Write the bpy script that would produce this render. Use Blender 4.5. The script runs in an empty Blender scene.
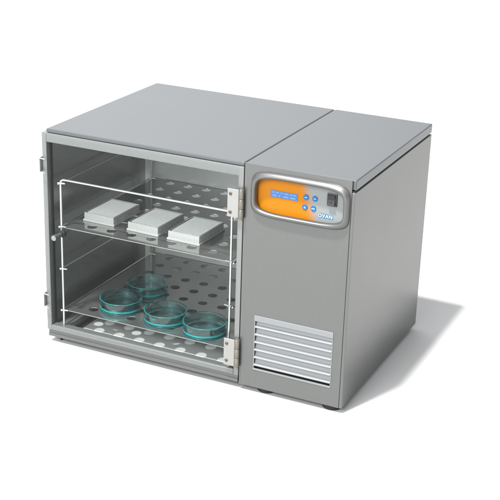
import bpy, bmesh, math, random
from mathutils import Vector, Matrix
random.seed(4)
C = bpy.context.scene
COL = C.collection
PI = math.pi

# ------------------------------------------------------------------ camera, world, lamps, exposure
cam_d = bpy.data.cameras.new('camera')
cam = bpy.data.objects.new('camera', cam_d); COL.objects.link(cam)
cam.location = (1.5035, -2.1767, 1.2638)
cam.rotation_euler = (math.radians(68.637), math.radians(-1.7323), math.radians(25.4815))
cam_d.sensor_width = 36.0
cam_d.lens = 1243.25 / 500 * 36
cam_d.clip_start = 0.05; cam_d.clip_end = 200
C.camera = cam

w = bpy.data.worlds.new('World'); C.world = w; w.use_nodes = True
nt = w.node_tree; nt.nodes.clear()
out = nt.nodes.new('ShaderNodeOutputWorld'); bg = nt.nodes.new('ShaderNodeBackground')
tc = nt.nodes.new('ShaderNodeTexCoord'); sep = nt.nodes.new('ShaderNodeSeparateXYZ')
rz = nt.nodes.new('ShaderNodeValToRGB')                 # studio: bright ceiling, dimmer walls
rz.color_ramp.elements[0].position = 0.0; rz.color_ramp.elements[0].color = (.22, .23, .24, 1)
rz.color_ramp.elements[1].position = 0.75; rz.color_ramp.elements[1].color = (1.0, 1.02, 1.04, 1)
nt.links.new(tc.outputs['Generated'], sep.inputs[0])
nt.links.new(sep.outputs['Z'], rz.inputs[0])
dp = nt.nodes.new('ShaderNodeVectorMath'); dp.operation = 'DOT_PRODUCT'      # bright patch added to the world, rear left, to lighten the lid
dp.inputs[1].default_value = tuple(Vector((-.55, .66, .60)).normalized())
nt.links.new(tc.outputs['Generated'], dp.inputs[0])
sm = nt.nodes.new('ShaderNodeMapRange'); sm.interpolation_type = 'SMOOTHSTEP'
sm.inputs['From Min'].default_value = .78; sm.inputs['From Max'].default_value = 1.0
sm.inputs['To Min'].default_value = .0; sm.inputs['To Max'].default_value = 1.15
nt.links.new(dp.outputs['Value'], sm.inputs['Value'])
adw = nt.nodes.new('ShaderNodeMix'); adw.data_type = 'RGBA'; adw.blend_type = 'ADD'; adw.inputs[0].default_value = 1
nt.links.new(rz.outputs[0], adw.inputs[6]); nt.links.new(sm.outputs[0], adw.inputs[7])
dp2 = nt.nodes.new('ShaderNodeVectorMath'); dp2.operation = 'DOT_PRODUCT'     # second bright patch added in front, to lighten the chamber's back wall
dp2.inputs[1].default_value = tuple(Vector((-.15, -1, .12)).normalized())
nt.links.new(tc.outputs['Generated'], dp2.inputs[0])
sm2 = nt.nodes.new('ShaderNodeMapRange'); sm2.interpolation_type = 'SMOOTHSTEP'
sm2.inputs['From Min'].default_value = .70; sm2.inputs['From Max'].default_value = .97
sm2.inputs['To Min'].default_value = .0; sm2.inputs['To Max'].default_value = 1.5
nt.links.new(dp2.outputs['Value'], sm2.inputs['Value'])
adw2 = nt.nodes.new('ShaderNodeMix'); adw2.data_type = 'RGBA'; adw2.blend_type = 'ADD'; adw2.inputs[0].default_value = 1
nt.links.new(adw.outputs[2], adw2.inputs[6]); nt.links.new(sm2.outputs[0], adw2.inputs[7])
nt.links.new(adw2.outputs[2], bg.inputs[0]); bg.inputs[1].default_value = 1.12
nt.links.new(bg.outputs[0], out.inputs[0])

def lamp(name, loc, target, power, size, color=(1, 1, 1)):
    d = bpy.data.lights.new(name, 'AREA'); d.shape = 'DISK'; d.size = size; d.energy = power; d.color = color
    o = bpy.data.objects.new(name, d); COL.objects.link(o); o.location = loc
    o.rotation_euler = (Vector(target) - Vector(loc)).to_track_quat('-Z', 'Y').to_euler()
    return o
kd = Vector((-0.065, -0.185, 0.513)).normalized()
lamp('key_lamp', Vector((.4, .2, .2)) + kd * 16, (.4, .2, .2), 6600, 1.15, (1, .985, .96))
lamp('added_front_fill', (-.2, -4.8, 3.5), (.36, .2, .2), 320, 2.4, (.97, .985, 1))  # added fill, brightens the chamber floor and inside through the door

C.view_settings.view_transform = 'Standard'
C.view_settings.look = 'None'
C.view_settings.exposure = 0.0
C.view_settings.gamma = 1.0
C.render.engine = 'CYCLES'
C.cycles.use_denoising = True; C.cycles.denoiser = 'OPENIMAGEDENOISE'
C.cycles.denoising_input_passes = 'RGB_ALBEDO_NORMAL'; C.cycles.denoising_prefilter = 'ACCURATE'
C.cycles.max_bounces = 14; C.cycles.transparent_max_bounces = 24
C.cycles.transmission_bounces = 12; C.cycles.glossy_bounces = 6
C.cycles.caustics_refractive = True; C.cycles.caustics_reflective = True
C.cycles.sample_clamp_indirect = 4

# ------------------------------------------------------------------ materials
def principled(name, base, rough=.5, metal=0., **kw):
    m = bpy.data.materials.new(name); m.use_nodes = True
    b = m.node_tree.nodes['Principled BSDF']
    b.inputs['Base Color'].default_value = (*base, 1)
    b.inputs['Roughness'].default_value = rough
    b.inputs['Metallic'].default_value = metal
    for k, v in kw.items():
        b.inputs[k].default_value = v
    return m, m.node_tree, b

def steel(name, base, rough, metal, scale=(3, 3, 260), amount=.08, bump=.02):
    """brushed sheet: noise stretched along the grain drives colour, roughness and a faint bump"""
    m, t, b = principled(name, base, rough, metal)
    tc = t.nodes.new('ShaderNodeTexCoord'); mp = t.nodes.new('ShaderNodeMapping')
    mp.inputs['Scale'].default_value = scale
    n = t.nodes.new('ShaderNodeTexNoise'); n.inputs['Scale'].default_value = 4; n.inputs['Detail'].default_value = 4
    n2 = t.nodes.new('ShaderNodeTexNoise'); n2.inputs['Scale'].default_value = 7; n2.inputs['Detail'].default_value = 3
    t.links.new(tc.outputs['Object'], mp.inputs[0]); t.links.new(mp.outputs[0], n.inputs['Vector'])
    t.links.new(tc.outputs['Object'], n2.inputs['Vector'])
    r = t.nodes.new('ShaderNodeMapRange')
    r.inputs['To Min'].default_value = 1 - amount; r.inputs['To Max'].default_value = 1 + amount
    t.links.new(n.outputs['Fac'], r.inputs['Value'])
    r2 = t.nodes.new('ShaderNodeMapRange')
    r2.inputs['To Min'].default_value = rough * .93; r2.inputs['To Max'].default_value = rough * 1.07
    t.links.new(n2.outputs['Fac'], r2.inputs['Value']); t.links.new(r2.outputs[0], b.inputs['Roughness'])
    mx = t.nodes.new('ShaderNodeVectorMath'); mx.operation = 'SCALE'; mx.inputs[0].default_value = base
    t.links.new(r.outputs[0], mx.inputs['Scale']); t.links.new(mx.outputs[0], b.inputs['Base Color'])
    bp = t.nodes.new('ShaderNodeBump'); bp.inputs['Strength'].default_value = bump; bp.inputs['Distance'].default_value = .001
    t.links.new(n.outputs['Fac'], bp.inputs['Height']); t.links.new(bp.outputs[0], b.inputs['Normal'])
    return m

M_STEEL = steel('brushed_steel_vertical', (.132, .136, .134), .32, .6, (260, 260, 3))
M_TOP = steel('brushed_steel_lid', (.110, .118, .125), .29, .6, (3, 260, 260))
M_FRAME = steel('satin_steel_frame', (.21, .216, .215), .32, .6, (90, 90, 90))
M_INNER = steel('inner_steel', (.27, .275, .27), .24, .75, (30, 30, 2), .03, 0)
M_BACK = steel('back_wall_lightened', (.80, .81, .80), .3, .2, (3, 30, 30), .03, 0)  # paler than the liner: light on the back wall put into its colour
M_SHELF = steel('shelf_steel', (.36, .36, .356), .10, .88, (3, 30, 30), .03, 0)
M_FLOOR = steel('floor_steel', (.46, .46, .455), .3, .35, (3, 30, 30), .03, 0)
M_CHROME = steel('chrome', (.62, .62, .605), .16, .95, (60, 60, 60), .03, 0)
M_HINGE = steel('hinge_nickel', (.30, .30, .293), .36, .6, (90, 90, 90), .06)
M_BRASS = steel('hinge_barrel_metal', (.18, .168, .145), .36, .6, (90, 90, 90), .06)
M_SCREW = principled('screw_bronze', (.10, .075, .045), .45, .6)[0]
M_BEZEL = steel('bezel_satin', (.14, .14, .139), .36, .75, (80, 80, 80), .03)
M_BLACK = principled('black_rubber', (.005, .005, .006), .7)[0]
M_SWITCH = principled('black_plastic', (.01, .01, .011), .3)[0]
M_WHITE = principled('white_enamel', (.93, .93, .92), .45)[0]
M_BTN = principled('blue_button', (.0, .09, .26), .4)[0]
M_LCD = principled('blue_lcd', (.035, .12, .32), .3)[0]
M_LCDT = principled('lcd_characters', (.09, .20, .42), .4)[0]
M_MARK = principled('button_print', (.4, .52, .66), .5)[0]
M_GREYPRINT = principled('grey_print', (.25, .14, .06), .5)[0]
M_LOGOB = principled('logo_blue', (.008, .10, .24), .45)[0]
M_LOGOW = principled('logo_white', (.34, .43, .50), .45)[0]
M_VENT = steel('vent_aluminium', (.205, .215, .222), .4, .35, (90, 90, 90), .03)
M_GROUND, tg, bgd = principled('white_sweep', (.45, .45, .447), .9)
M_GROUND.node_tree.nodes['Principled BSDF'].inputs['Specular IOR Level'].default_value = .1
ng = tg.nodes.new('ShaderNodeTexNoise'); ng.inputs['Scale'].default_value = 2
rg = tg.nodes.new('ShaderNodeValToRGB'); rg.color_ramp.elements[0].color = (.44, .44, .437, 1); rg.color_ramp.elements[1].color = (.46, .46, .457, 1)
tg.links.new(ng.outputs['Fac'], rg.inputs[0]); tg.links.new(rg.outputs[0], bgd.inputs['Base Color'])

def pane_material():
    m = bpy.data.materials.new('door_glass'); m.use_nodes = True; t = m.node_tree; t.nodes.clear()
    o = t.nodes.new('ShaderNodeOutputMaterial'); mix = t.nodes.new('ShaderNodeMixShader')
    tr = t.nodes.new('ShaderNodeBsdfTransparent'); tr.inputs[0].default_value = (.955, .97, .965, 1)
    gl = t.nodes.new('ShaderNodeBsdfGlossy'); gl.inputs['Roughness'].default_value = .0
    fr = t.nodes.new('ShaderNodeFresnel'); fr.inputs[0].default_value = 1.45
    ge = t.nodes.new('ShaderNodeNewGeometry'); s = t.nodes.new('ShaderNodeMath'); s.operation = 'SUBTRACT'; s.inputs[0].default_value = 1
    mu = t.nodes.new('ShaderNodeMath'); mu.operation = 'MULTIPLY'
    fr.inputs[0].default_value = 1.27          # coated acrylic: weak reflections
    t.links.new(ge.outputs['Backfacing'], s.inputs[1]); t.links.new(s.outputs[0], mu.inputs[0]); t.links.new(fr.outputs[0], mu.inputs[1])
    t.links.new(mu.outputs[0], mix.inputs[0]); t.links.new(tr.outputs[0], mix.inputs[1]); t.links.new(gl.outputs[0], mix.inputs[2])
    t.links.new(mix.outputs[0], o.inputs[0])
    return m
M_PANE = pane_material()

def teal_glass():
    m = bpy.data.materials.new('teal_glass'); m.use_nodes = True; t = m.node_tree; t.nodes.clear()
    o = t.nodes.new('ShaderNodeOutputMaterial')
    g = t.nodes.new('ShaderNodeBsdfGlass'); g.inputs['IOR'].default_value = 1.47; g.inputs['Roughness'].default_value = 0.0
    v = t.nodes.new('ShaderNodeVolumeAbsorption'); v.inputs['Color'].default_value = (.0, .86, .88, 1); v.inputs['Density'].default_value = 65
    t.links.new(g.outputs[0], o.inputs['Surface']); t.links.new(v.outputs[0], o.inputs['Volume'])
    return m
M_TEAL = teal_glass()
M_TEALRIM = principled('teal_edge_glow', (.02, .50, .52), .25, 0, **{'Transmission Weight': .62, 'IOR': 1.4})[0]  # glow of light in the glass edges, put into a teal colour
M_PLATE = principled('frosted_polystyrene', (.56, .56, .555), .28, 0, **{'Transmission Weight': .4, 'IOR': 1.3})[0]
M_WELL = principled('well_polystyrene', (.66, .66, .655), .3)[0]
M_KNOB = steel('knob_metal', (.30, .31, .31), .3, .9, (60, 60, 60))

# control plate: orange print dissolving into silver
M_FACE, tf, bf = principled('control_foil', (.8, .3, .02), .4, 0, **{'Specular IOR Level': .2})
tcf = tf.nodes.new('ShaderNodeTexCoord'); sp = tf.nodes.new('ShaderNodeSeparateXYZ'); tf.links.new(tcf.outputs['Object'], sp.inputs[0])
nf = tf.nodes.new('ShaderNodeTexWhiteNoise'); nf.noise_dimensions = '3D'
mpf = tf.nodes.new('ShaderNodeVectorMath'); mpf.operation = 'SNAP'; mpf.inputs[1].default_value = (.0013, 1, .0013)
tf.links.new(tcf.outputs['Object'], mpf.inputs[0]); tf.links.new(mpf.outputs[0], nf.inputs['Vector'])
m1 = tf.nodes.new('ShaderNodeMath'); m1.operation = 'MULTIPLY_ADD'; m1.inputs[1].default_value = -.30    # z slant
tf.links.new(sp.outputs['Z'], m1.inputs[0]); tf.links.new(sp.outputs['X'], m1.inputs[2])
# slanted coordinate: x + .3*z
m1.inputs[1].default_value = .30
m2 = tf.nodes.new('ShaderNodeMath'); m2.operation = 'MULTIPLY_ADD'; m2.inputs[1].default_value = .010
tf.links.new(nf.outputs['Value'], m2.inputs[0]); tf.links.new(m1.outputs[0], m2.inputs[2])
mr = tf.nodes.new('ShaderNodeMapRange'); mr.interpolation_type = 'SMOOTHSTEP'
mr.inputs['From Min'].default_value = .614 + .3 * .45 ; mr.inputs['From Max'].default_value = .640 + .3 * .45
tf.links.new(m2.outputs[0], mr.inputs['Value'])
mxf = tf.nodes.new('ShaderNodeMix'); mxf.data_type = 'RGBA'
mxf.inputs[6].default_value = (.37, .130, .0013, 1); mxf.inputs[7].default_value = (.19, .205, .205, 1)
tf.links.new(mr.outputs[0], mxf.inputs[0]); tf.links.new(mxf.outputs[2], bf.inputs['Base Color'])

# ------------------------------------------------------------------ helpers
def obj(name, bm, mat, parent=None, smooth=False, label=None):
    me = bpy.data.meshes.new(name)
    bmesh.ops.recalc_face_normals(bm, faces=bm.faces)
    bm.to_mesh(me); bm.free()
    me.materials.append(mat)
    if smooth:
        for p in me.polygons: p.use_smooth = True
        try: me.set_sharp_from_angle(angle=math.radians(40))
        except Exception: pass
    o = bpy.data.objects.new(name, me); COL.objects.link(o)
    if parent is not None:
        o.parent = parent
        pm = parent.matrix_world
        loc = Vector((0, 0, 0)); p = parent
        while p is not None:
            loc += p.location; p = p.parent
        # everything is modelled in world coordinates: take the parents' offset out of the mesh
        me.transform(Matrix.Translation(-loc))
    if label: o['label'] = label
    return o

def thing(name, label, cat, loc=(0, 0, 0), group=None):
    o = bpy.data.objects.new(name, None); COL.objects.link(o); o.location = loc
    o.empty_display_size = .05
    o['label'] = label; o['category'] = cat
    if group: o['group'] = group
    return o

def bx(bm, x0, x1, y0, y1, z0, z1, bev=0, seg=2):
    r = bmesh.ops.create_cube(bm, size=1)
    vs = r['verts']
    for v in vs:
        v.co = Vector(((x0 + x1) / 2 + v.co.x * (x1 - x0), (y0 + y1) / 2 + v.co.y * (y1 - y0), (z0 + z1) / 2 + v.co.z * (z1 - z0)))
    if bev:
        es = list({e for v in vs for e in v.link_edges})
        bmesh.ops.bevel(bm, geom=es, offset=bev, segments=seg, affect='EDGES', profile=.5)
    return bm
def box(*a, **k):
    return bx(bmesh.new(), *a, **k)

def tube(bm, pts, r, seg=10, caps=True):
    pts = [Vector(p) for p in pts]
    rings = []
    n = None
    for i, p in enumerate(pts):
        if i == 0: d = pts[1] - p
        elif i == len(pts) - 1: d = p - pts[i - 1]
        else: d = (pts[i + 1] - p).normalized() + (p - pts[i - 1]).normalized()
        d.normalize()
        if n is None:
            n = d.orthogonal().normalized()
        else:
            n = (n - d * n.dot(d)).normalized()
        b = d.cross(n)
        rings.append([bm.verts.new(p + (n * math.cos(2 * PI * k / seg) + b * math.sin(2 * PI * k / seg)) * r) for k in range(seg)])
    for a, b in zip(rings, rings[1:]):
        for k in range(seg):
            bm.faces.new((a[k], a[(k + 1) % seg], b[(k + 1) % seg], b[k]))
    if caps:
        bm.faces.new(rings[0][::-1]); bm.faces.new(rings[-1])
    return bm

def lathe(bm, prof, c=(0, 0, 0), axis='z', seg=48, close=False):
    """prof: list of (radius, height); axis z or -y"""
    c = Vector(c); rings = []
    for r, h in prof:
        ring = []
        if r < 1e-7:
            p = (0, 0, h) if axis == 'z' else (0, -h, 0)
            rings.append([bm.verts.new(c + Vector(p))]); continue
        for k in range(seg):
            a = 2 * PI * k / seg
            p = (r * math.cos(a), r * math.sin(a), h) if axis == 'z' else (r * math.cos(a), -h, r * math.sin(a))
            ring.append(bm.verts.new(c + Vector(p)))
        rings.append(ring)
    prs = list(zip(rings, rings[1:]))
    if close: prs.append((rings[-1], rings[0]))
    for a, b in prs:
        for k in range(seg):
            k2 = (k + 1) % seg
            if len(a) == 1 and len(b) == 1: continue
            if len(a) == 1: bm.faces.new((a[0], b[k], b[k2]))
            elif len(b) == 1: bm.faces.new((a[k], a[k2], b[0]))
            else: bm.faces.new((a[k], a[k2], b[k2], b[k]))
    return bm

def perforated(x0, x1, y0, y1, zt, th, cx, cy, px, py, r, seg=24):
    """sheet with a grid of punched holes: cx, cy lists of hole centres"""
    bm = bmesh.new()
    cache = {}
    def V(x, y, z):
        k = (round(x, 6), round(y, 6), round(z, 6))
        if k not in cache: cache[k] = bm.verts.new((x, y, z))
        return cache[k]
    def per(t):                      # t in 0..8 round a unit square perimeter, 0 = middle of the right side
        pts = [(1, 0), (1, 1), (0, 1), (-1, 1), (-1, 0), (-1, -1), (0, -1), (1, -1), (1, 0)]
        i = int(t) % 8; f = t - int(t)
        return (pts[i][0] + (pts[i + 1][0] - pts[i][0]) * f, pts[i][1] + (pts[i + 1][1] - pts[i][1]) * f)
    for x in cx:
        for y in cy:
            for z in (zt, zt - th):
                for k in range(seg):
                    q = []
                    for kk in (k, k + 1):
                        s = per((kk % seg) * 8 / seg); a = 2 * PI * (kk % seg) / seg
                        q.append((V(x + s[0] * px / 2, y + s[1] * py / 2, z), V(x + r * math.cos(a), y + r * math.sin(a), z)))
                    f = (q[0][0], q[1][0], q[1][1], q[0][1])
                    try: bm.faces.new(f if z == zt else f[::-1])
                    except ValueError: pass
            for k in range(seg):
                a, b = 2 * PI * k / seg, 2 * PI * ((k + 1) % seg) / seg
                bm.faces.new((V(x + r * math.cos(a), y + r * math.sin(a), zt), V(x + r * math.cos(b), y + r * math.sin(b), zt),
                              V(x + r * math.cos(b), y + r * math.sin(b), zt - th), V(x + r * math.cos(a), y + r * math.sin(a), zt - th)))
    gx0, gx1 = cx[0] - px / 2, cx[-1] + px / 2
    gy0, gy1 = cy[0] - py / 2, cy[-1] + py / 2
    def strip(a0, a1, b0, b1):
        for z in (zt, zt - th):
            vs = [bm.verts.new(p) for p in ((a0, b0, z), (a1, b0, z), (a1, b1, z), (a0, b1, z))]
            bm.faces.new(vs if z == zt else vs[::-1])
    strip(x0, gx0, y0, y1); strip(gx1, x1, y0, y1); strip(gx0, gx1, y0, gy0); strip(gx0, gx1, gy1, y1)
    return bm

def superellipse(cx, cz, a, b, n, k=96):
    res = []
    for i in range(k):
        t = 2 * PI * i / k
        c, s = math.cos(t), math.sin(t)
        res.append((cx + a * math.copysign(abs(c) ** (2 / n), c), cz + b * math.copysign(abs(s) ** (2 / n), s)))
    return res

def loft(bm, loops, cap_first=False, cap_last=False):
    rings = [[bm.verts.new(p) for p in L] for L in loops]
    n = len(rings[0])
    for a, b in zip(rings, rings[1:]):
        for k in range(n):
            bm.faces.new((a[k], a[(k + 1) % n], b[(k + 1) % n], b[k]))
    if cap_first: bm.faces.new(rings[0][::-1])
    if cap_last: bm.faces.new(rings[-1])
    return bm

def text_bm(body, size, offset=0., extrude=.0003, shear=0., spacing=1.0):
    cu = bpy.data.curves.new('lettering', 'FONT'); cu.body = body; cu.size = size; cu.offset = offset
    cu.extrude = extrude; cu.align_x = 'CENTER'; cu.align_y = 'CENTER'; cu.shear = shear; cu.space_character = spacing
    o = bpy.data.objects.new('lettering', cu); COL.objects.link(o)
    dg = bpy.context.evaluated_depsgraph_get()
    me = bpy.data.meshes.new_from_object(o.evaluated_get(dg))
    bm = bmesh.new(); bm.from_mesh(me)
    bpy.data.objects.remove(o); bpy.data.curves.remove(cu); bpy.data.meshes.remove(me)
    return bm
def stand_text(bm, x, y, z):         # lay the lettering on a front face (facing -y)
    bm.transform(Matrix.Translation((x, y, z)) @ Matrix.Rotation(PI / 2, 4, 'X'))
    return bm

# ------------------------------------------------------------------ the surface
gb = bmesh.new()
R_ = 60
vs = [gb.verts.new(p) for p in ((-R_, -R_, 0), (R_, -R_, 0), (R_, R_, 0), (-R_, R_, 0))]
gb.faces.new(vs)
g = obj('ground', gb, M_GROUND); g['kind'] = 'structure'

# ------------------------------------------------------------------ the incubator
W, D, H = .72, .4887, .513
S = .4795                                   # where the two housings meet
inc = thing('laboratory_incubator', 'brushed steel benchtop incubator with glass door and orange control panel, standing on white surface', 'incubator', (W / 2, D / 2, 0))

# chamber shell (outer skin + back), open at the front
b = bmesh.new()
OX0, OX1 = -.006, S
IX0, IX1, IY1, IZ0, IZ1 = .0, .4665, .430, .030, .484
bx(b, OX0, IX0 - .001, .0205, D - .002, .019, .5035)      # left skin
bx(b, IX1 + .001, OX1, .0205, D - .002, .019, .5035)      # right skin
bx(b, IX0 - .001, IX1 + .001, IY1 + .0015, D - .002, .019, .5035)  # back
bx(b, IX0 - .001, IX1 + .001, .0205, IY1 + .0015, IZ1 + .001, .5035)  # roof insulation
bx(b, IX0 - .001, IX1 + .001, .0205, IY1 + .0015, .019, IZ0 - .001)   # base
obj('chamber_shell', b, M_STEEL, inc)
# liner: five thin sheets
b = bmesh.new()
def quad(bm, *ps):
    return bm.faces.new([bm.verts.new(p) for p in ps])
t_ = .001
bx(b, IX0 - t_, IX0, .021, IY1, IZ0, IZ1)
bx(b, IX1, IX1 + t_, .021, IY1, IZ0, IZ1)
bx(b, IX0, IX1, .021, IY1, IZ1, IZ1 + t_)
bx(b, IX0, IX1, .021, IY1, IZ0 - t_, IZ0)
obj('chamber_liner', b, M_INNER, inc)
obj('back_panel', box(IX0 - t_, IX1 + t_, IY1, IY1 + t_, IZ0 - t_, IZ1 + t_), M_BACK, inc)
for xa, xb in ((.0005, .046), (.4555, .466)):
    obj('floor_ledge', box(xa, xb, .0215, .4295, IZ0 + .0002, .0415, .003), M_INNER, inc)
# perforated floor over a white tray
fc = [.1085 + .0528 * i for i in range(7)]
fr_ = [.0290 + .0462 * i for i in range(9)]
fl = obj('perforated_floor', perforated(.071, .4485, .004, .428, .0425, .0012, fc, fr_, .0528, .0462, .0132), M_FLOOR, inc)
bt = box(.073, .4465, .0215, .427, .0345, .0408, .0004)
obj('drip_tray', bt, M_WHITE, inc)

# door frame
b = bmesh.new()
FX0, FX1, FZ0, FZ1 = -.0125, .4785, .0305, .5035
QX0, QX1, QZ0, QZ1 = -.0005, .4665, .0445, .4825
bx(b, FX0, QX0, .0, .020, FZ0, FZ1, .0012)
bx(b, QX1, FX1, .0, .020, FZ0, FZ1, .0012)
bx(b, QX0 - .0006, QX1 + .0006, .0008, .0198, QZ1, FZ1 - .0003, .0008)
bx(b, QX0 - .0006, QX1 + .0006, -.0012, .0198, FZ0 + .0003, QZ0, .003)
obj('door_frame', b, M_FRAME, inc)
b = bmesh.new()
for (x0, x1, z0, z1) in ((QX0, QX0 + .0025, QZ0, QZ1), (QX1 - .0025, QX1, QZ0, QZ1), (QX0 + .0025, QX1 - .0025, QZ1 - .0025, QZ1)):
    bx(b, x0, x1, .012, .0195, z0, z1)
obj('door_seal', b, M_BLACK, inc)
b = bmesh.new()
bx(b, -.0105, .4772, .003, D - .004, .0140, .0303, .0008)
bx(b, -.0105, .4772, .0015, .0029, .0140, .0215, .0004)
obj('plinth', b, M_STEEL, inc)
obj('chamber_lid', box(-.001, S - .0002, .0003, D, .5037, H, .0034, seg=4), M_TOP, inc)

# glass door
door = obj('glass_door', box(-.004, .4655, -.0075, -.0025, .036, .4985, .0008), M_PANE, inc)
for zc, hh in ((.4255, .0305), (.087, .0313)):
    obj('hinge_plate', box(.4475, .4727, -.0105, -.0078, zc - hh, zc + hh, .0009), M_HINGE, door)
    b = bmesh.new()
    for k in range(3):
        z0 = zc - hh - .002 + k * (2 * hh + .004) / 3 + .0004; z1 = z0 + (2 * hh + .004) / 3 - .0008
        lathe(b, [(0, z0), (.0047, z0), (.0052, z0 + .0006), (.0052, z1 - .0006), (.0047, z1), (0, z1)], (.4778, -.0070, 0), seg=20)
    tube(b, [(.4778, -.0070, zc - hh - .0035), (.4778, -.0070, zc + hh + .0035)], .0026)
    bx(b, .4725, .4742, -.0095, -.0082, zc - hh, zc + hh)
    obj('hinge_barrel', b, M_BRASS, door, smooth=True)
    for dz in (-.02, .02):
        b = lathe(bmesh.new(), [(.0036, .0), (.0036, .0008), (.0028, .0016), (.0, .0019)], (.4545, -.0104, zc + dz), '-y', 20)
        obj('screw', b, M_SCREW, door, smooth=True)
# knob through the pane
b = lathe(bmesh.new(), [(.0, 0), (.0048, 0), (.0048, .004), (.0036, .007), (.0036, .011), (.0062, .0125), (.0068, .0225), (.0060, .0255), (.0, .0262)], (.0340, -.0076, .2745), '-y', 28)
obj('door_knob', b, M_KNOB, door, smooth=True)
b = lathe(bmesh.new(), [(.0, 0), (.0085, 0), (.0085, .0035), (.0055, .0062), (.0, .0066)], (.0340, .0044, .2735), '-y', 28)
obj('knob_washer', b, M_BLACK, door, smooth=True)
# spring catches on the left edge
for zc in (.4297, .1063):
    h = .0172
    ct = obj('door_catch', box(-.0155, -.0129, -.0085, .0140, zc - h, zc + h, .001), M_HINGE, inc)
    for dz in (-.0158, .0158):
        b = tube(bmesh.new(), [(-.0150, -.0090, zc + dz + .0005), (.0010, -.0090, zc + dz - .0006)], .0012, 8)
        obj('catch_wire', b, M_CHROME, ct, smooth=True)

# compressor housing: front panel with the vent opening, side panel, lid, core
VX0, VX1, VZ0, VZ1 = .5125, .6930, .0540, .1825
b = bmesh.new()
PX0, PX1, PZ0 = S + .0012, .7128, .0125
HX0, HX1, HZ0, HZ1 = .5065, .7005, .4105, .4930             # opening behind the control panel
def plate_with_holes(bm, xs, zs, y0, y1, holes):
    grid = {}
    def inside(i, j):
        if not (0 <= i < len(xs) - 1 and 0 <= j < len(zs) - 1): return False
        cx, cz = (xs[i] + xs[i + 1]) / 2, (zs[j] + zs[j + 1]) / 2
        return not any(a < cx < b_ and c < cz < d for a, b_, c, d in holes)
    vc = {}
    def V(x, y, z):
        k = (x, y, z)
        if k not in vc: vc[k] = bm.verts.new(k)
        return vc[k]
    for i in range(len(xs) - 1):
        for j in range(len(zs) - 1):
            if not inside(i, j): continue
            x0, x1, z0, z1 = xs[i], xs[i + 1], zs[j], zs[j + 1]
            bm.faces.new((V(x0, y0, z0), V(x1, y0, z0), V(x1, y0, z1), V(x0, y0, z1)))
            bm.faces.new((V(x0, y1, z1), V(x1, y1, z1), V(x1, y1, z0), V(x0, y1, z0)))
            for (di, dj, p, q) in ((-1, 0, (x0, z0), (x0, z1)), (1, 0, (x1, z1), (x1, z0)), (0, -1, (x1, z0), (x0, z0)), (0, 1, (x0, z1), (x1, z1))):
                if not inside(i + di, j + dj):
                    bm.faces.new((V(p[0], y0, p[1]), V(q[0], y0, q[1]), V(q[0], y1, q[1]), V(p[0], y1, p[1])))
HOLES = [(VX0, VX1, VZ0, VZ1), (HX0, HX1, HZ0, HZ1)]
plate_with_holes(b, [PX0, HX0, VX0, VX1, HX1, PX1], [PZ0, VZ0, VZ1, HZ0, HZ1, H - .0003], 0, .004, HOLES)
fp = obj('front_panel', b, M_STEEL, inc)
b = bmesh.new()
bx(b, S + .0015, .7165, .0225, D - .004, .0130, .4905)         # core behind the panels
plate_with_holes(b, [S + .0015, HX0, VX0, VX1, HX1, .7165], [.013, VZ0, VZ1, HZ0, HZ1, .4905], .0045, .0222, HOLES)
obj('housing_core', b, principled('dark_core', (.05, .05, .05), .6)[0], inc)
obj('side_panel', box(.7132, W, .0004, D, .0120, .4880, .0012), M_STEEL, inc)
obj('housing_lid', box(S + .0014, W, .0048, D, .4915, H, .0026, seg=4), M_TOP, inc)

# vent
vent = obj('vent_grille', bmesh.new(), M_VENT, inc)
bm = bmesh.new()
bx(bm, VX0 + .0004, VX1 - .0004, -.0012, .0036, .1690, VZ1 - .0004, .0006)
bx(bm, VX0 + .0004, VX1 - .0004, -.0012, .0036, VZ0 + .0004, .0580, .0006)
bx(bm, VX0 + .0004, VX0 + .0026, -.0006, .0036, .0582, .1688, .0004)
bx(bm, VX1 - .0022, VX1 - .0004, -.0006, .0036, .0582, .1688, .0004)
loc_ = Vector((W / 2, D / 2, 0))
bm.transform(Matrix.Translation(-loc_)); bm.to_mesh(vent.data); bm.free()
vent.data.materials.clear(); vent.data.materials.append(M_VENT)
for i in range(6):
    zb = .1528 - .0178 * i
    b = bmesh.new()
    prof = [(.0075, zb + .0170), (.0045, zb + .0056), (-.0004, zb + .0040), (-.0014, zb + .0030), (-.0014, zb + .0012), (-.0006, zb + .0003),
            (.0004, zb + .0008), (.0010, zb + .0028), (.0056, zb + .0046), (.0087, zb + .0168)]
    xa, xb = VX0 + .0028, VX1 - .0024
    loft(b, [[(xa, y, z) for y, z in prof], [(xb, y, z) for y, z in prof]], True, True)
    obj('louvre', b, M_VENT, vent)

# control panel
pcx, pcz = .6040, .4535
face = bmesh.new()
lo = superellipse(.6020, .4500, .0935, .0385, 5.0)
loft(face, [[(x, .0080, z) for x, z in lo], [(x, .0070, z) for x, z in lo]], False, True)
pan = obj('control_panel', face, M_FACE, inc)
# the foil's print is laid out in scene units: add the incubator's origin back to its object coordinates
tf.links.remove(sp.inputs[0].links[0])
ad = tf.nodes.new('ShaderNodeVectorMath'); ad.operation = 'ADD'; ad.inputs[1].default_value = tuple(loc_)
tf.links.new(tcf.outputs['Object'], ad.inputs[0]); tf.links.new(ad.outputs[0], sp.inputs[0])
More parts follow.
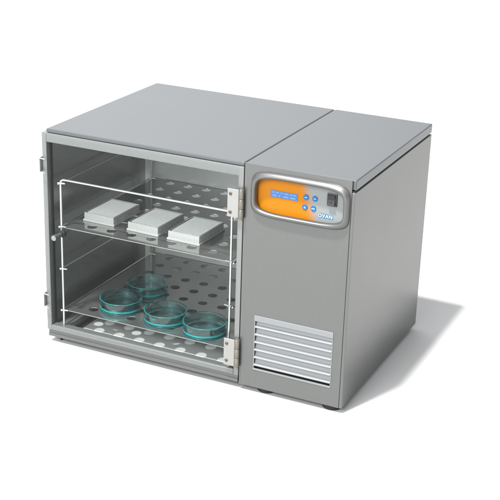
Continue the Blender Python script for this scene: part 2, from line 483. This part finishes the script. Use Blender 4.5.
# bezel: rounded section swept round the panel, falling back to the recessed foil
b = bmesh.new()
loops = []
for off, y, n in ((.0076, -.0001, 5.5), (.0074, -.0022, 5.3), (.0062, -.0056, 5.0), (.0040, -.0086, 4.8), (.0012, -.0104, 4.7), (-.0015, -.0104, 4.6), (-.0036, -.0086, 4.6), (-.0044, -.0050, 4.6), (-.0046, -.0010, 4.6)):
    loops.append([(x, y, z) for x, z in superellipse(pcx, pcz, .1000 + off, .0415 + off, n)])
loops.append([(x, .0068, z) for x, z in superellipse(.6020, .4500, .0933, .0383, 5.0)])
loft(b, loops)
obj('bezel', b, M_BEZEL, pan, smooth=True)
yf = .0069
obj('display', box(.5366, .5961, yf - .0010, yf, .4488, .4630, .0004), M_LCD, pan)
b = bmesh.new()
for i, (u, wd) in enumerate(((.003, .006), (.011, .008), (.022, .005), (.030, .010), (.043, .006), (.051, .006))):
    bx(b, .5366 + u, .5366 + u + wd, yf - .0013, yf - .00095, .4580, .4608)
for u, wd in ((.004, .010), (.018, .004), (.029, .011), (.044, .011)):
    bx(b, .5366 + u, .5366 + u + wd, yf - .0013, yf - .00095, .4512, .4546)
obj('display_characters', b, M_LCDT, pan)
for k, (x, z) in enumerate(((.6143, .4602), (.6337, .4602), (.6126, .4390), (.6311, .4390))):
    b = lathe(bmesh.new(), [(.0061, 0), (.0061, .0006), (.0056, .0012), (.0, .0013)], (x, yf, z), '-y', 28)
    obj('push_button', b, M_BTN, pan, smooth=True)
b = bmesh.new()
def tri(bm, pts):
    loft(bm, [[(x, yf - .0015, z) for x, z in pts], [(x, yf - .0017, z) for x, z in pts]], True, True)
tri(b, [(.6104, .4373), (.6148, .4373), (.6126, .4410)])
bx(b, .6276, .6346, yf - .0017, yf - .0015, .4382, .4398)
bx(b, .6116, .6170, yf - .0017, yf - .0015, .4596, .4608)
bx(b, .6313, .6361, yf - .0017, yf - .0015, .4596, .4608)
obj('button_marks', b, M_MARK, pan)
b = bmesh.new()
bx(b, .5365, .5405, yf - .0002, yf, .4238, .4272); bx(b, .5440, .5490, yf - .0002, yf, .4230, .4262)
obj('printed_mark', b, M_GREYPRINT, pan)
# rocker switch
sw = obj('rocker_switch', box(.6600, .6815, yf - .0030, yf, .4515, .4780, .0012), M_SWITCH, pan)
b = bmesh.new()
pr = [(yf - .0028, .4542), (yf - .0072, .4542), (yf - .0040, .4648), (yf - .0058, .4755), (yf - .0028, .4755)]
loft(b, [[(.6627, y, z) for y, z in pr], [(.6775, y, z) for y, z in pr]], True, True)
bx(b, .6670, .6720, yf - .0066, yf - .0045, .4598, .4608)
obj('rocker_key', b, M_SWITCH, pan)
# logo: white letters in a blue outline
b = text_bm('OVAN', .0108, offset=.0003, extrude=.0002, spacing=1.04)
bb = text_bm('OVAN', .0108, offset=.0014, extrude=.0001, spacing=1.04)
for bmx, nm, mat, yy in ((bb, 'logo_outline', M_LOGOB, yf - .0001), (b, 'logo_letters', M_LOGOW, yf - .0006)):
    bmx.transform(Matrix.Diagonal((1.0, .95, 1, 1)))
    stand_text(bmx, .6575, yy, .4272)
    obj(nm, bmx, mat, pan)

# feet
for x, y in ((.5365, .0275), (.6900, .0250), (.5335, .4350), (.6845, .4450)):
    b = lathe(bmesh.new(), [(0, 0), (.0200, 0), (.0215, .0015), (.0215, .0090), (.017, .0122), (0, .0122)], (x, y, 0), seg=36)
    obj('rubber_foot', b, M_BLACK, inc, smooth=True)
for x, y in ((.0120, .0200), (.4440, .0300), (.0120, .46), (.4440, .46)):
    b = lathe(bmesh.new(), [(0, 0), (.0030, 0), (.0030, .0145), (0, .0145)], (x, y, 0), seg=16)
    obj('levelling_foot', b, M_BLACK, inc, smooth=True)

# ------------------------------------------------------------------ wire rack inside the chamber
rack = thing('wire_rack', 'bright wire shelf rack standing inside the steel chamber behind the glass door', 'rack', (.2375, .21, .0425))
RX0, RX1, RZ = .0268, .4492, .3985
def uframe(y, ztop):
    r = .009; p = [(RX0, y, .0428)]
    for k in range(7):
        a = PI - k * PI / 12; p.append((RX0 + r + r * math.cos(a), y, ztop - r + r * math.sin(a)))
    for k in range(7):
        a = PI / 2 - k * PI / 12; p.append((RX1 - r + r * math.cos(a), y, ztop - r + r * math.sin(a)))
    p.append((RX1, y, .0428))
    return tube(bmesh.new(), p, .0027, 12)
obj('upright_frame', uframe(.0105, RZ), M_CHROME, rack, smooth=True)
obj('upright_frame', uframe(.414, RZ), M_CHROME, rack, smooth=True)
LV = [.3900, .2880, .1865, .0840]
for z in LV:
    for x, s in ((RX0, 1), (RX1, -1)):
        b = tube(bmesh.new(), [(x - s * .0065, .0105, z - .004), (x - s * .0065, .4140, z - .004)], .0018, 8)
        tube(b, [(x - s * .005, .0070, z), (x + s * .012, .0100, z)], .0019, 8)
        tube(b, [(x - s * .006, .4100, z), (x + s * .013, .4130, z)], .0019, 8)
        obj('shelf_runner', b, M_CHROME, rack, smooth=True)

# shelves
for name, z, lab in (('perforated_shelf', .2860, 'upper perforated steel shelf carrying three white well plates'),
                     ('perforated_shelf', .0838, 'lower perforated steel shelf carrying four teal glass dishes')):
    sh = thing(name, lab, 'shelf', (.24, .22, z), 'perforated shelves in the incubator')
    sr = [.0440 + .0515 * i for i in range(8)]
    cols = [.0858 + .0505 * i for i in range(7)]
    obj('shelf_panel', perforated(  .0295, .4465, .0125, .4275, z, .0012, cols, sr, .0505, .0515, .0112), M_SHELF, sh)
    b = bmesh.new()
    bx(b, .0325, .4435, .0112, .0124, z - .0016, z + .0001, .0003)
    obj('front_lip', b, M_HINGE, sh)

# ------------------------------------------------------------------ well plates
def make_plate(name):
    t = thing(name, '', 'well plate')
    x0, x1, y0, y1 = -.0427, .0427, -.0638, .0638
    b = bmesh.new()
    bx(b, x0, x1, y0, y1, 0, .0035, .0006)
    bx(b, x0 + .0022, x1 - .0022, y0 + .0022, y1 - .0022, .0033, .0112, .0008)
    for k in range(16):                                      # faint moulded ribs on the skirt
        yy = y0 + .008 + k * .0073
        for xx in (x0 + .0017, x1 - .0026):
            bx(b, xx, xx + .0009, yy, yy + .0020, .003, .0106, .0003, 1)
    for k in range(10):
        xx = x0 + .008 + k * .0075
        for yy in (y0 + .0017, y1 - .0026):
            bx(b, xx, xx + .0020, yy, yy + .0009, .003, .0106, .0003, 1)
    obj('plate_skirt', b, M_PLATE, t)
    b = bmesh.new()
    for i in range(16):
        for j in range(24):
            c = (-.03375 + .0045 * i, -.05175 + .0045 * j, 0)
            lathe(b, [(.00195, .0110), (.0019, .0156), (.0017, .0158), (.0014, .0154), (.0013, .0118), (0, .0117)], c, seg=8)
    obj('well_grid', b, M_WELL, t, smooth=True)
    b = bmesh.new()                                          # raised rim round the wells
    e0, e1 = .0024, .0044
    for (a0, a1, c0, c1) in ((x0 + e0, x1 - e0, y0 + e0, y0 + e1), (x0 + e0, x1 - e0, y1 - e1, y1 - e0),
                             (x0 + e0, x0 + e1, y0 + e1 + .0001, y1 - e1 - .0001), (x1 - e1, x1 - e0, y0 + e1 + .0001, y1 - e1 - .0001)):
        bx(b, a0, a1, c0, c1, .0108, .0160, .0004)
    obj('plate_rim', b, M_PLATE, t)
    return t

def copy_tree(o, parent=None):
    c = o.copy(); COL.objects.link(c)
    if parent is not None: c.parent = parent
    for ch in list(o.children): copy_tree(ch, c)
    return c
plate0 = make_plate('well_plate')
ZS = .2862
for i, (x, y, rz_, lab) in enumerate(((.0890, .1330, -1.5, 'white multiwell plate on upper shelf beside the left chamber wall, leftmost of three'),
                                      (.2070, .1280, -2.6, 'white multiwell plate on upper shelf between the two other plates'),
                                      (.3115, .1230, -1.8, 'white multiwell plate on upper shelf nearest the door hinges, rightmost of three'))):
    o = plate0 if i == 0 else copy_tree(plate0)
    o.location = (x - .001, y - .006, ZS); o.scale = (.97, .91, 1.25); o.rotation_euler = (0, 0, math.radians(rz_))
    o['label'] = lab; o['group'] = 'well plates on the upper shelf'

# ------------------------------------------------------------------ petri dishes
def make_dish(name):
    t = thing(name, '', 'petri dish')
    r, h, w_ = .0463, .0215, .0026
    b = lathe(bmesh.new(), [(0, 0), (r - .001, 0), (r, .001), (r, h - .0006), (r - .0006, h), (r - w_ + .0004, h), (r - w_, h - .0005), (r - w_, w_ + .0006), (r - w_ - .0006, w_), (0, w_)], seg=72)
    obj('dish_base', b, M_TEAL, t, smooth=True)
    r2, z0, z1 = .0492, .0085, .0280
    b = lathe(bmesh.new(), [(0, z1), (r2 - .001, z1), (r2, z1 - .001), (r2, z0 + .0005), (r2 - .0005, z0), (r2 - w_ + .0004, z0), (r2 - w_, z0 + .0004), (r2 - w_, z1 - w_ - .0006), (r2 - w_ - .0006, z1 - w_), (0, z1 - w_)], seg=72)
    obj('dish_cover', b, M_TEAL, t, smooth=True)
    def ring(R, z, a, b_):  # added rings that carry the painted edge glow
        k = 10
        return lathe(bmesh.new(), [(R + a * math.cos(2 * PI * i / k), z + b_ * math.sin(2 * PI * i / k)) for i in range(k)], seg=72, close=True)
    obj('edge_glow_ring', ring(r2 - .0012, z0 - .0006, .0016, .0026), M_TEALRIM, t, smooth=True)
    obj('edge_glow_ring', ring(r2 - .0007, z1 - .0006, .0008, .0006), M_TEALRIM, t, smooth=True)
    obj('edge_glow_ring', ring(r - .0010, .0014, .0014, .0012), M_TEALRIM, t, smooth=True)
    return t
dish0 = make_dish('petri_dish')
ZL = .0840
for i, (x, y, lab) in enumerate(((.1365, .0825, 'teal glass petri dish at the left front corner of the lower shelf'),
                                 (.1415, .1945, 'teal glass petri dish furthest back on the lower shelf, behind the others'),
                                 (.2585, .0735, 'teal glass petri dish in the middle of the front three on the lower shelf'),
                                 (.3640, .0620, 'teal glass petri dish nearest the lower door hinge, rightmost of four'))):
    o = dish0 if i == 0 else copy_tree(dish0)
    o.location = (x, y, ZL)
    o['label'] = lab; o['group'] = 'petri dishes on the lower shelf'
